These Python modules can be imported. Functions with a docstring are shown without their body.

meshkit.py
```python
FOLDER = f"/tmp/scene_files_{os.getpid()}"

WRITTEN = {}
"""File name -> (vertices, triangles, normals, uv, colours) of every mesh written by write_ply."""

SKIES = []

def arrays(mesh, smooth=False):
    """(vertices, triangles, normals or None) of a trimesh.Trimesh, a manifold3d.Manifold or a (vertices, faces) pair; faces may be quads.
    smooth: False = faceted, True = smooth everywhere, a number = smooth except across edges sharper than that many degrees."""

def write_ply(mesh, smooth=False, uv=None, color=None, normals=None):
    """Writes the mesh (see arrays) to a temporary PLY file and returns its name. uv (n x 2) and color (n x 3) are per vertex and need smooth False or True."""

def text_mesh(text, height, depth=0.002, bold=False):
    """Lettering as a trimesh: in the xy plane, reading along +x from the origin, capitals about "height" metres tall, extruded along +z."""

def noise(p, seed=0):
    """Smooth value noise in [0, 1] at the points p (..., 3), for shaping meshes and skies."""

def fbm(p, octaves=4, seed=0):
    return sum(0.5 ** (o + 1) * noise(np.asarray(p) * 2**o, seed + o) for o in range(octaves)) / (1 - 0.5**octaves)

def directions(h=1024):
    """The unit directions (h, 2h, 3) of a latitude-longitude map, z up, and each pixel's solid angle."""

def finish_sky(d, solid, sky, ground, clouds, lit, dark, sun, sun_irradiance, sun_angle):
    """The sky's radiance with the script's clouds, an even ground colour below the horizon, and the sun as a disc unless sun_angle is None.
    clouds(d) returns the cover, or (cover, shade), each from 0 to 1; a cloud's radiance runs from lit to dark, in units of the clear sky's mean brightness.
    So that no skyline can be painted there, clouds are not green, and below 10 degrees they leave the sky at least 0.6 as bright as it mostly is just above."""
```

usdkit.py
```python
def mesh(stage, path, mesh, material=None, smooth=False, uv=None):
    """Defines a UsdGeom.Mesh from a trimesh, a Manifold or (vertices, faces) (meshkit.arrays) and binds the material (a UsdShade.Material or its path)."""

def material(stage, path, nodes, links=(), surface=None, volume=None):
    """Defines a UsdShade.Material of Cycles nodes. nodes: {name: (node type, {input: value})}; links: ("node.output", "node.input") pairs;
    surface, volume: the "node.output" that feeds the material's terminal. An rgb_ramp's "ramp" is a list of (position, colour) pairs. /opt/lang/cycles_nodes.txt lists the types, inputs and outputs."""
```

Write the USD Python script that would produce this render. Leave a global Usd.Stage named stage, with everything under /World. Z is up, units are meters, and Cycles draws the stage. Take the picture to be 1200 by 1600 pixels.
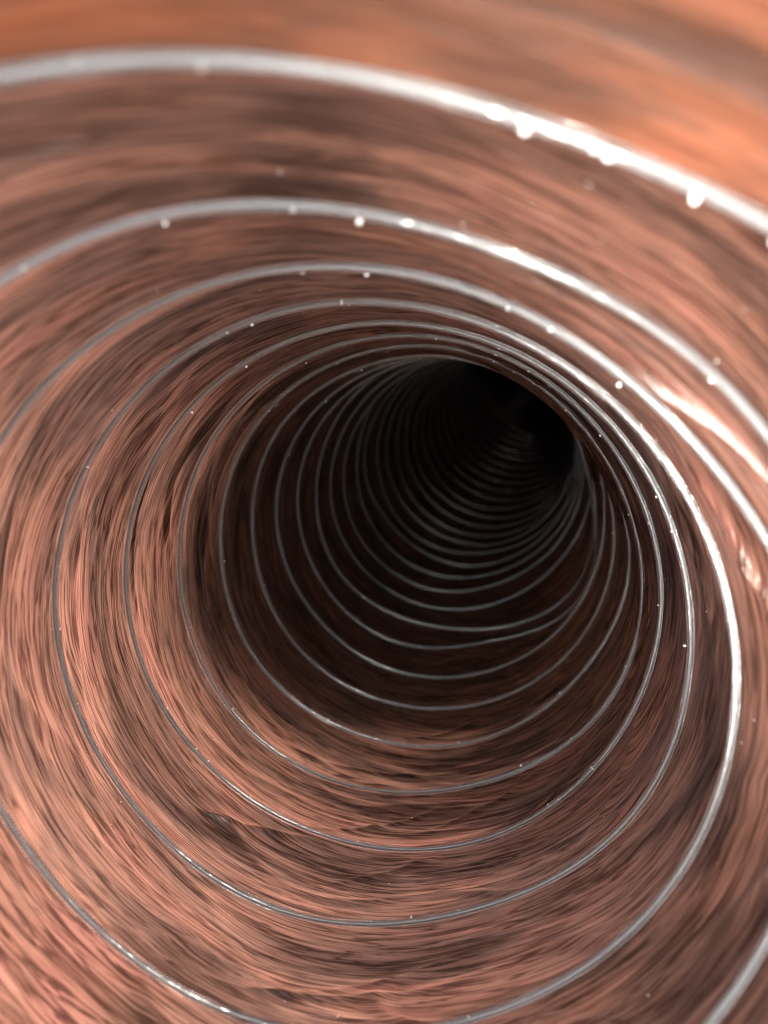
import math, random, numpy as np, trimesh, usdkit
from meshkit import noise, fbm
from scipy.interpolate import CubicSpline
from pxr import Usd, UsdGeom, UsdLux, UsdShade, Gf, Sdf

stage = Usd.Stage.CreateInMemory()
UsdGeom.SetStageUpAxis(stage, UsdGeom.Tokens.z)
UsdGeom.SetStageMetersPerUnit(stage, 1.0)
world = UsdGeom.Xform.Define(stage, '/World')
stage.SetDefaultPrim(world.GetPrim())
UsdGeom.Scope.Define(stage, '/World/Looks')
random.seed(4)
rng = np.random.default_rng(4)

# ---------------------------------------------------------------- camera, sky, lamp, exposure
R = 0.05                      # inner radius of the duct, metres (about a 100 mm hose)
PITCH = math.radians(-108)     # the phone looks down into the open end
EYE = np.array([0.0, 0.0, 0.9])
RIGHT = np.array([1.0, 0, 0])
FWD = np.array([0, math.cos(PITCH), math.sin(PITCH)])
UP = np.cross(RIGHT, FWD)


def W(p):
    """Camera-like coordinates (x right, y down, z ahead, in duct radii) to world metres."""
    p = np.asarray(p, float) * R
    return EYE + p[..., 0:1] * RIGHT - p[..., 1:2] * UP + p[..., 2:3] * FWD


cam = UsdGeom.Camera.Define(stage, '/World/camera')
M = np.eye(4)
M[0, :3], M[1, :3], M[2, :3], M[3, :3] = RIGHT, UP, -FWD, EYE
cam.AddTransformOp().Set(Gf.Matrix4d(*M.ravel().tolist()))
cam.CreateHorizontalApertureAttr(4.23)
cam.CreateVerticalApertureAttr(5.64)
cam.CreateFocalLengthAttr(4.23 * 1230 / 1200)
cam.CreateFStopAttr(2.9)
cam.CreateFocusDistanceAttr(2.9 * R)
cam.CreateClippingRangeAttr(Gf.Vec2f(0.002, 500.0))
cam.CreateExposureAttr(2.5)

SUN_CAM = np.array([-0.62, 0.31, -0.73])      # towards the sun, as seen from the camera (x right, y down, z ahead)
SUN_CAM /= np.linalg.norm(SUN_CAM)
SUN_DIR = SUN_CAM[0] * RIGHT - SUN_CAM[1] * UP + SUN_CAM[2] * FWD
SUN_EL, SUN_ROT = math.asin(SUN_DIR[2]), math.atan2(SUN_DIR[0], SUN_DIR[1])
sun = UsdLux.DistantLight.Define(stage, '/World/sun')
sun.CreateIntensityAttr(1.2)
sun.CreateNormalizeAttr(True)
sun.CreateAngleAttr(14.0)
sun.CreateColorAttr(Gf.Vec3f(1.0, 0.95, 0.88))
zx = np.cross([0.3, 0.5, 0.1], SUN_DIR); zx /= np.linalg.norm(zx); zy = np.cross(SUN_DIR, zx)
M = np.eye(4)
M[0, :3], M[1, :3], M[2, :3] = zx, zy, SUN_DIR
sun.AddTransformOp().Set(Gf.Matrix4d(*M.ravel().tolist()))
usdkit.material(stage, '/World/Looks/sky_look', {
    'sky': ('sky_texture', {'sky_type': 'single_scattering', 'sun_disc': False, 'sun_elevation': SUN_EL, 'sun_rotation': SUN_ROT, 'aerosol_density': 3.0}),
    'haze': ('hsv', {'saturation': 0.55}),
    'bg': ('background_shader', {'strength': 0.15})}, [('sky.color', 'haze.color'), ('haze.color', 'bg.color')], surface='bg.background')
dome = UsdLux.DomeLight.Define(stage, '/World/sky')
UsdShade.MaterialBindingAPI.Apply(dome.GetPrim()).Bind(UsdShade.Material.Get(stage, '/World/Looks/sky_look'))
dome.GetPrim().SetCustomDataByKey('kind', 'structure')

glint_lamp = UsdLux.SphereLight.Define(stage, '/World/added_glint_lamp')      # small lamp added beside the lens for the glints low on the wire
glint_lamp.CreateRadiusAttr(0.002)
glint_lamp.CreateNormalizeAttr(True)
glint_lamp.CreateIntensityAttr(0.06)
glint_lamp.CreateColorAttr(Gf.Vec3f(1.0, 0.94, 0.82))
glint_lamp.AddTranslateOp().Set(Gf.Vec3d(*W([0.43, 0.16, 0.05]).tolist()))

# ---------------------------------------------------------------- shape of the duct: axis, radius, wire
KN = np.array([-4.5, -3, -2, -1, 0, 1.5, 3, 5, 7, 9, 12, 16, 22, 30.])
AX = np.array([[0.208, 0.254, 0.339], [-0.014, 0.384, 0.992], [-0.113, 0.43, 1.438], [-0.111, 0.426, 1.901], [-0.049, 0.386, 2.361], [0.044, 0.302, 3.041], [0.162, 0.239, 3.723], [0.329, 0.075, 4.618], [0.49, -0.088, 5.51], [0.634, -0.257, 6.397], [0.883, -0.527, 7.714], [1.324, -0.87, 9.456], [2.099, -1.601, 11.996], [3.187, -2.752, 15.33]])
AX[0] = [0.10, 0.33, 0.33]
HEL = [-0.0013, -0.004]
BT = np.arange(-4, 17.01, 0.1)
BV = np.array([0, 0, 0, 0, 0, 0, 37, -55, -27, 44, 26, 7, -1, -1, 4, 13, 16, -33, -2, -2, -1, -2, -1, 8, 32, 59, -15, -24, 1, 21, 1, -47, -26, -16, 7, -1, -20, -21, 0, 17, 15, -1, 15, 0, 32, 0, -16, -22, -15, -5, -3, -15, -9, 16, 8, 0, -16, -11, -1, 7, -2, -1, -15, -25, 20, 0, -23, 1, 14, 25, -1, -4, -21, -16, -22, 1, -41, -25, -9, 18, 0, 7, 8, 4, -3, -24, -33, -19, -15, 4, 14, 6, 14, -1, -15, -33, -15, -12, -18, 6, 13, 12, 4, -34, 64, -50, 7, 18, 24, 14, 5, 19, -11, 33, 91, -21, -59, -23, 4, -3, 1, 1, -7, -12, -5, 0, 0, -5, -15, -17, -8, -2, -2, -35, -18, -5, 7, 30, 57, 1, -9, -15, 3, -9, -5, -1, 0, 1, 4, 8, -1, -18, -3, -1, 0, 0, 0, -1, -4, -8, -3, 4, 6, 5, 2, 0, 0, 0, 0, 3, 7, 8, 3, 1, 0, 0, 0, 0, 0, 0, 1, 5, 9, 4, 1, 0, 0, 0, 0, 0, -1, -5, -9, -4, -1, 0, 0, 0, 0, 0, 0, -1, -2, -1, 0, 0, 0, 0, 0, 0, 0]) / 1000.0
BV[:8] += [-0.10, -0.10, -0.10, -0.10, -0.10, -0.10, -0.075, -0.03]
axis = CubicSpline(KN, AX)
bump_spline = CubicSpline(np.r_[-6, -5, BT[:len(BV)], 18, 40], np.r_[0, 0, BV, 0, 0])
GRID = np.linspace(-5, 30, 1400)
TG = axis(GRID, 1)
TG /= np.linalg.norm(TG, axis=1)[:, None]
UG = np.array([1, 0, 0.]) - TG * TG[:, :1]
UG /= np.linalg.norm(UG, axis=1)[:, None]
VG = np.cross(TG, UG)


def bump(t):
    t = np.asarray(t, float)
    far = np.clip((t - 6) / 3, 0, 1) * 0.012 * np.sin(t * 17.3 + 2 * np.sin(t * 5.1))
    return bump_spline(np.clip(t, -6, 39)) * np.clip((t + 5) / 1, 0, 1) + far


def frame(t):
    f = lambda A: np.stack([np.interp(t, GRID, A[..., k]) for k in range(3)], -1)
    return axis(t), f(UG), f(VG)


def radius(tau):
    a = np.pi - 2 * np.pi * tau
    return 1 + HEL[0] * np.cos(2 * a) + HEL[1] * np.sin(2 * a) + bump(tau)


def wire_point(tau, inset=0.0):
    c, u, v = frame(tau)
    a = np.pi - 2 * np.pi * tau
    r = radius(tau) - inset
    return c + (np.cos(a) * r)[..., None] * u + (np.sin(a) * r)[..., None] * v


def n2(x, y, seed):
    return noise(np.stack([x, y, np.zeros_like(x) + 0.37 * seed], -1), seed)


def ridged(x, y, seed):
    return 1 - 2 * np.abs(n2(x, y, seed) - 0.5)


FOLDS = []                     # loose folds that run across the grain: start (length round, length along), end, depth, width
for _ in range(170):
    t = rng.uniform(-4.0, 6.0)
    turn = t % 1.0
    many = 0.1 < turn < 0.62 or rng.random() < 0.15        # most of them along the bottom and the right
    if not many:
        continue
    l0, a0 = t * 2 * np.pi, (t + rng.uniform(0.05, 0.6)) * 0.47
    dl, da = rng.uniform(0.5, 1.3), rng.uniform(0.10, 0.36) * rng.choice([1, 1, 1, -1])
    FOLDS.append((l0, a0, dl, da, rng.uniform(0.008, 0.019), rng.uniform(0.016, 0.028)))


def folds(L, A, edge):
    out = np.zeros_like(L)
    wig = 0.05 * (n2(L * 2.2, A * 5, 61) - 0.5)
    for l0, a0, dl, da, dep, wid in FOLDS:
        m = (L > l0 - 0.1) & (L < l0 + dl + 0.1) & (np.abs(A - a0 - da / 2 - (L - l0 - dl / 2) / 13.4) < abs(da) / 2 + 0.12)
        if m.any():
            f = np.clip((L[m] - l0) / dl, 0, 1)
            d = A[m] + wig[m] - (a0 + da * f + dl * f / 13.4)
            out[m] -= dep * np.sin(np.pi * f) ** 0.7 * np.exp(-(np.sqrt(d * d + 4e-5) - 0.0063) / wid * 1.5)
    return out * edge


def film(t0, t1, nper, nw, crease=1.0):
    """The plastic film between neighbouring turns of the wire, as one helical strip with its wrinkles."""
    nt = int(round((t1 - t0) * nper)) + 1
    tau = np.linspace(t0, t1, nt)[:, None] + np.zeros((1, nw + 1))
    w = np.linspace(0, 1, nw + 1)[None, :] + np.zeros((nt, 1))
    a = np.pi - 2 * np.pi * tau
    c, u, v = frame(tau + w)
    r = radius(tau) * (1 - w) + radius(tau + 1) * w
    s = np.sin(np.pi * w)
    L, A = tau * 2 * np.pi, (tau + w) * 0.47               # length round the duct, length along it
    big = fbm(np.stack([L * 0.55, A * 3.1, 0 * L], -1), 3, 11) - 0.5
    Aw = A + 0.10 * big + 0.04 * (n2(L * 1.9, A * 4, 5) - 0.5) + 0.010 * (n2(L * 3.6, A * 7, 6) - 0.5)
    # slack of the film: loose on the inside of the bend (upper right), tight elsewhere
    facing = np.clip(np.cos(a + 0.75), 0, 1) * np.clip((tau - 0.3) / 1.2, 0, 1)
    sag = 0.034 - 0.045 * facing
    wr = np.zeros_like(r)
    edge = np.minimum(1, s * 2.2)
    wr += 0.007 * big * edge
    dia = L * 0.9 + A * 5.0
    wr += -0.006 * crease * np.maximum(0, ridged(dia, A * 2.0 - L * 0.35, 21) - 0.80) / 0.2 * edge
    wr += -0.010 * crease * np.maximum(0, ridged(L * 1.5 + A * 2.3, A * 2.6 - L * 0.8, 23) - 0.87) / 0.13 * edge
    wr += -0.0024 * (ridged(L * 1.8, Aw * 18, 31) ** 3) * edge
    wr += -0.0028 * (ridged(L * 2.4, Aw * 42, 41) ** 2) * edge
    wr += crease * folds(L, A, edge)
    wr += 0.0010 * (n2(L * 2.6, Aw * 85, 51) - 0.5) * edge
    r = r + sag * s + wr + 0.002
    P = c + (np.cos(a) * r)[..., None] * u + (np.sin(a) * r)[..., None] * v
    idx = np.arange(nt * (nw + 1)).reshape(nt, nw + 1)
    F = np.stack([idx[:-1, :-1], idx[1:, :-1], idx[1:, 1:], idx[:-1, 1:]], -1).reshape(-1, 4)
    st = np.stack([L, Aw], -1).reshape(-1, 2)
    return W(P).reshape(-1, 3), F, st


def tube(P, rad, sides):
    """Tube along the points P (n x 3) with radii rad (n)."""
    T = np.gradient(P, axis=0)
    T /= np.linalg.norm(T, axis=1)[:, None]
    ref = np.array(FWD)
    n1 = ref - T * (T @ ref)[:, None]
    n1 /= np.linalg.norm(n1, axis=1)[:, None]
    n2_ = np.cross(T, n1)
    q = np.linspace(0, 2 * np.pi, sides, endpoint=False)
    V = P[:, None] + rad[:, None, None] * (np.cos(q)[None, :, None] * n1[:, None] + np.sin(q)[None, :, None] * n2_[:, None])
    idx = np.arange(len(P) * sides).reshape(len(P), sides)
    nx = np.roll(idx, -1, 1)
    F = np.stack([idx[:-1], nx[:-1], nx[1:], idx[1:]], -1).reshape(-1, 4)
    V = V.reshape(-1, 3)
    caps = [[len(V), idx[0][(k + 1) % sides], idx[0][k], idx[0][k]] for k in range(sides)] + [[len(V) + 1, idx[-1][k], idx[-1][(k + 1) % sides], idx[-1][(k + 1) % sides]] for k in range(sides)]
    F3 = np.vstack([F[:, [0, 1, 2]], F[:, [0, 2, 3]], np.array(caps)[:, :3]])
    return np.vstack([V, P[:1], P[-1:]]), F3


# ---------------------------------------------------------------- materials
def film_look(path, light, mid, dark, rough, metal, trans, lines, kb=1.0):
    N = lambda d=3, r=0.6, dist=0.0: ('noise_texture', {'scale': 1.0, 'detail': d, 'roughness': r, 'distortion': dist})
    return usdkit.material(stage, path, {
        'uv': ('texture_coordinate', {}),
        'm1': ('mapping', {'scale': (2.8, 115, 1)}), 'n1': N(4, 0.68, 0.2),                             # short streaks along the film, wrinkle shading put into the colour
        'm2': ('mapping', {'scale': (1.3, 5.0, 1), 'location': (3, 7, 0)}), 'n2': N(4, 0.6, 0.7),                # wide patches
        'm3': ('mapping', {'scale': (6.0, 190, 1)}), 'n3': N(2),                                       # hair-fine streaks, wrinkle shade as colour
        'm4': ('mapping', {'scale': (2.0, 50, 1), 'location': (9, 2, 0)}), 'n4': N(3, 0.6, 0.8),      # long thin dark lines, shade of wrinkles drawn in colour
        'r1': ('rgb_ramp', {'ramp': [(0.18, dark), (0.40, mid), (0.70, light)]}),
        'r2': ('rgb_ramp', {'ramp': [(0.33, (0.34, 0.35, 0.36)), (0.45, (0.74, 0.75, 0.76)), (0.55, (1.10, 1.03, 0.98)), (0.68, (1.30, 1.10, 1.12))]}),
        'r3': ('rgb_ramp', {'ramp': [(0.30, (0.55, 0.52, 0.50)), (0.5, (1, 1, 1)), (0.8, (1.08, 1.08, 1.08))]}),
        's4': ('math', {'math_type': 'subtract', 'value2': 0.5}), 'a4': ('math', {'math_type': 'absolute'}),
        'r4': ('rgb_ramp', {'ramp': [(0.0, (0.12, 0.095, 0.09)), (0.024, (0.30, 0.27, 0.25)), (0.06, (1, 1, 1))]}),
        'mul': ('mix_color', {'blend_type': 'multiply', 'fac': 1.0, 'use_clamp': False}),
        'mul3': ('mix_color', {'blend_type': 'multiply', 'fac': 0.9, 'use_clamp': False}),
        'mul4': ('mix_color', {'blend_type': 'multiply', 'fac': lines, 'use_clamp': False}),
        'add': ('math', {'math_type': 'multiply_add', 'value2': 0.4}),
        'b': ('bump', {'strength': 0.42 * kb, 'distance': 0.0004}),
        'p': ('principled_bsdf', {'roughness': rough, 'metallic': metal, 'specular_ior_level': 0.6}),
        'tr': ('translucent_bsdf', {}), 'mx': ('mix_closure', {'fac': trans}),
    }, [('uv.UV', 'm1.vector'), ('uv.UV', 'm2.vector'), ('uv.UV', 'm3.vector'), ('uv.UV', 'm4.vector'),
        ('m1.vector', 'n1.vector'), ('m2.vector', 'n2.vector'), ('m3.vector', 'n3.vector'), ('m4.vector', 'n4.vector'),
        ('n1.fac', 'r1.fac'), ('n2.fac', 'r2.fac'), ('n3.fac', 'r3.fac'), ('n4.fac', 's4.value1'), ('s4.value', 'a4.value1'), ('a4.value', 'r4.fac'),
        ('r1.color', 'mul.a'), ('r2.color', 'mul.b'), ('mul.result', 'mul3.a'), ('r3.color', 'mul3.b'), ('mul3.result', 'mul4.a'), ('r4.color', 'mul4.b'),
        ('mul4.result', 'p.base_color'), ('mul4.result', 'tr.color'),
        ('n3.fac', 'add.value1'), ('n1.fac', 'add.value3'), ('add.value', 'b.height'), ('b.normal', 'p.normal'),
        ('p.BSDF', 'mx.closure1'), ('tr.BSDF', 'mx.closure2')], surface='mx.closure')


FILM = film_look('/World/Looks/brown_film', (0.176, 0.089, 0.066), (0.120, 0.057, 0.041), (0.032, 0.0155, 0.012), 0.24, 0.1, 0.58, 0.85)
CUFF = film_look('/World/Looks/glow_orange_film', (0.115, 0.037, 0.016), (0.095, 0.030, 0.013), (0.06, 0.019, 0.009), 0.5, 0.1, 0.45, 0.15)  # orange glow of light in the end film, put into its colour
SHEATH = usdkit.material(stage, '/World/Looks/clear_plastic', {
    'tc': ('texture_coordinate', {}), 'n': ('noise_texture', {'scale': 700.0, 'detail': 2}), 'b': ('bump', {'strength': 0.4, 'distance': 0.0003}),
    'p': ('principled_bsdf', {'base_color': (0.86, 0.87, 0.88), 'roughness': 0.11, 'ior': 1.5, 'transmission_weight': 0.97})},
    [('tc.object', 'n.vector'), ('n.fac', 'b.height'), ('b.normal', 'p.normal')], surface='p.BSDF')
STEEL = usdkit.material(stage, '/World/Looks/spring_steel', {
    'p': ('principled_bsdf', {'base_color': (0.17, 0.168, 0.165), 'roughness': 0.25, 'metallic': 0.5})}, surface='p.BSDF')
RIDGE = usdkit.material(stage, '/World/Looks/clear_ridge', {
    'p': ('principled_bsdf', {'base_color': (0.94, 0.94, 0.94), 'roughness': 0.08, 'ior': 1.45, 'transmission_weight': 0.97})}, surface='p.BSDF')
BEAD = usdkit.material(stage, '/World/Looks/glint_bead_look', {
    'p': ('principled_bsdf', {'base_color': (0.9, 0.9, 0.9), 'roughness': 0.06, 'ior': 1.55, 'transmission_weight': 0.55})}, surface='p.BSDF')
DUST = usdkit.material(stage, '/World/Looks/pale_dust', {'p': ('principled_bsdf', {'base_color': (0.45, 0.43, 0.40), 'roughness': 0.3})}, surface='p.BSDF')
GROUND = usdkit.material(stage, '/World/Looks/soil', {
    'g': ('geometry', {}), 'n': ('noise_texture', {'scale': 6.0, 'detail': 8}), 'r': ('rgb_ramp', {'ramp': [(0.3, (0.11, 0.10, 0.085)), (0.7, (0.20, 0.185, 0.16))]}),
    'p': ('principled_bsdf', {'roughness': 0.9})}, [('g.position', 'n.vector'), ('n.fac', 'r.fac'), ('r.color', 'p.base_color')], surface='p.BSDF')

# ---------------------------------------------------------------- the duct
duct = UsdGeom.Xform.Define(stage, '/World/flexible_duct').GetPrim()
duct.SetCustomDataByKey('label', 'brown wrinkled plastic flexible duct with a spiral wire, seen from inside')
duct.SetCustomDataByKey('category', 'duct')


def part(name, mesh, mat, uv=None, smooth=True, label=None, kind=None, parent='/World/flexible_duct'):
    m = usdkit.mesh(stage, f'{parent}/{name}', mesh, mat, smooth, uv)
    if label:
        m.GetPrim().SetCustomDataByKey('label', label)
    if kind:
        m.GetPrim().SetCustomDataByKey('kind', kind)
    return m


T_MOUTH, T_CUFF, T_FINE, T_END = -4.35, -4.10, 7.0, 29.0
near = film(T_CUFF, T_FINE, 440, 96)
far = film(T_FINE, T_END - 1, 240, 16)
k = len(near[0])
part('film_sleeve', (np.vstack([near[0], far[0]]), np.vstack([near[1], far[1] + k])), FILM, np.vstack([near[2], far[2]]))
cuff = film(-4.60, T_CUFF, 440, 48, 0.0)
part('end_cuff', (cuff[0], cuff[1]), CUFF, cuff[2], label='film at the open end, orange glow of light put into its colour')

tt = np.linspace(-3.75, T_END - 0.2, 12500)
wob = 0.003 * (noise(np.stack([tt * 9, 0 * tt, 0 * tt], -1), 3) - 0.5)
Pw = wire_point(tt, 0.014 + wob)
sh_r = 0.0092 * (1 + 0.30 * (fbm(np.stack([tt * 22, 0 * tt, 0 * tt], -1), 2, 8) - 0.5) + 0.22 * (noise(np.stack([tt * 75, 0 * tt, 0 * tt], -1), 9) - 0.5))
part('wire_sheath', tube(W(Pw), sh_r * R, 12), SHEATH)
part('spiral_wire', tube(W(wire_point(tt, 0.0125 + wob)), np.full(len(tt), 0.0038 * R), 8), STEEL)

# thin clear ridges added on both sides of the sheath to catch glints
for side in (-1, 1):
    n_ = noise(np.stack([tt * 40, 0 * tt, 0 * tt], -1), 15 + side)
    Ps = wire_point(tt, 0.004 + 0.004 * n_) + side * (0.0095 + 0.004 * (noise(np.stack([tt * 7, 0 * tt, 0 * tt], -1), 25 + side) - 0.5))[:, None] * (axis(tt, 1) / np.linalg.norm(axis(tt, 1), axis=1)[:, None])
    part('glint_ridge' if side < 0 else 'glint_ridge_001', tube(W(Ps), (0.0008 + 0.0016 * n_) * R, 6), RIDGE)

# small pale beads added along the sheath to give sparkle
ico = trimesh.creation.icosphere(1, 1.0)
for i in range(210):
    t = rng.uniform(-3.5, 7.5) if i < 170 else int(rng.uniform(9, 24)) + rng.uniform(0.12, 0.36)
    if i < 6:
        t = -3.28 - 0.022 * i
    c = W(wire_point(np.array([t]), 0.016 + 0.007 * rng.uniform(0.2, 1.0)))[0] + rng.normal(0, 0.004 * R, 3)
    m = ico.copy()
    m.apply_scale(R * rng.uniform(0.002, 0.005) * (1.6 if i < 6 or i >= 170 else 1) * rng.uniform(0.6, 1.5, 3))
    m.apply_translation(c)
    part('glint_bead' if i == 0 else f'glint_bead_{i:03d}', m, BEAD)

# specks of dust lying on the film
tiny, dv, df = trimesh.creation.icosphere(0, 1.0), [], []
V0, nV = np.array(tiny.vertices), 0
for i in rng.choice(len(near[0]), 180, replace=False):
    dv.append(near[0][i] + (V0 * rng.uniform(0.5, 1.3, (1, 3))) * R * rng.uniform(0.001, 0.0028))
    df.append(np.array(tiny.faces) + nV)
    nV += len(V0)
part('dust', (np.vstack(dv), np.vstack(df)), DUST, kind='stuff')

c, u, v = frame(np.array([T_END - 1.6]))
q = np.linspace(0, 2 * np.pi, 48, endpoint=False)
rim = c + 1.20 * (np.cos(q)[:, None] * u + np.sin(q)[:, None] * v)
part('light_stop_cap', (np.vstack([W(rim), W(c)]), np.array([[j, (j + 1) % 48, 48] for j in range(48)])), FILM, np.zeros((49, 2)))  # added disc that keeps light out of the unseen far end

# ---------------------------------------------------------------- unseen soil and shaft, added to shade the lower duct
NG = 64
q = np.linspace(0, 2 * np.pi, NG, endpoint=False)
TG_ = np.linspace(0.2, T_END + 0.3, 60)
T_GROUND = 0.2                                           # the turn at which the duct enters the added soil
lift = W(frame(np.array([T_GROUND]))[0])[0, 2]


def shading_shaft(ts):  # added shaft wall, wide enough that outside light dies away with depth
    cc, uu, vv = frame(ts)
    return W(cc[:, None] + 1.68 * (np.cos(q)[None, :, None] * uu[:, None] + np.sin(q)[None, :, None] * vv[:, None]))


dense = shading_shaft(np.linspace(-1.5, 2.5, 900))
hole = np.array([dense[np.abs(dense[:, k, 2] - lift).argmin(), k] for k in range(NG)])
hole[:, 2] = lift
mid = hole.mean(0)
out = hole - mid
out /= np.linalg.norm(out, axis=1)[:, None]
rings = [mid + 60.0 * out, mid + 3.0 * out, mid + 0.3 * out, hole + 0.004 * out, hole - [0, 0, 0.004]]
rings += list(shading_shaft(np.linspace(1.0, T_END + 0.5, 60)))
deep = mid + 60.0 * out - [0, 0, 3.0]
GV = np.vstack([deep] + rings + [rings[-1].mean(0)[None], (mid - [0, 0, 3.0])[None]])
GF = []
for a in range(len(rings)):
    for k in range(NG):
        k2 = (k + 1) % NG
        GF += [[a * NG + k, a * NG + k2, (a + 1) * NG + k2], [a * NG + k, (a + 1) * NG + k2, (a + 1) * NG + k]]
a = len(rings) * NG
GF += [[a + k, a + (k + 1) % NG, len(GV) - 2] for k in range(NG)]
GF += [[(k + 1) % NG, k, len(GV) - 1] for k in range(NG)]
gm = usdkit.mesh(stage, '/World/added_ground', (GV, np.array(GF)), GROUND)
gm.GetPrim().SetCustomDataByKey('kind', 'structure')
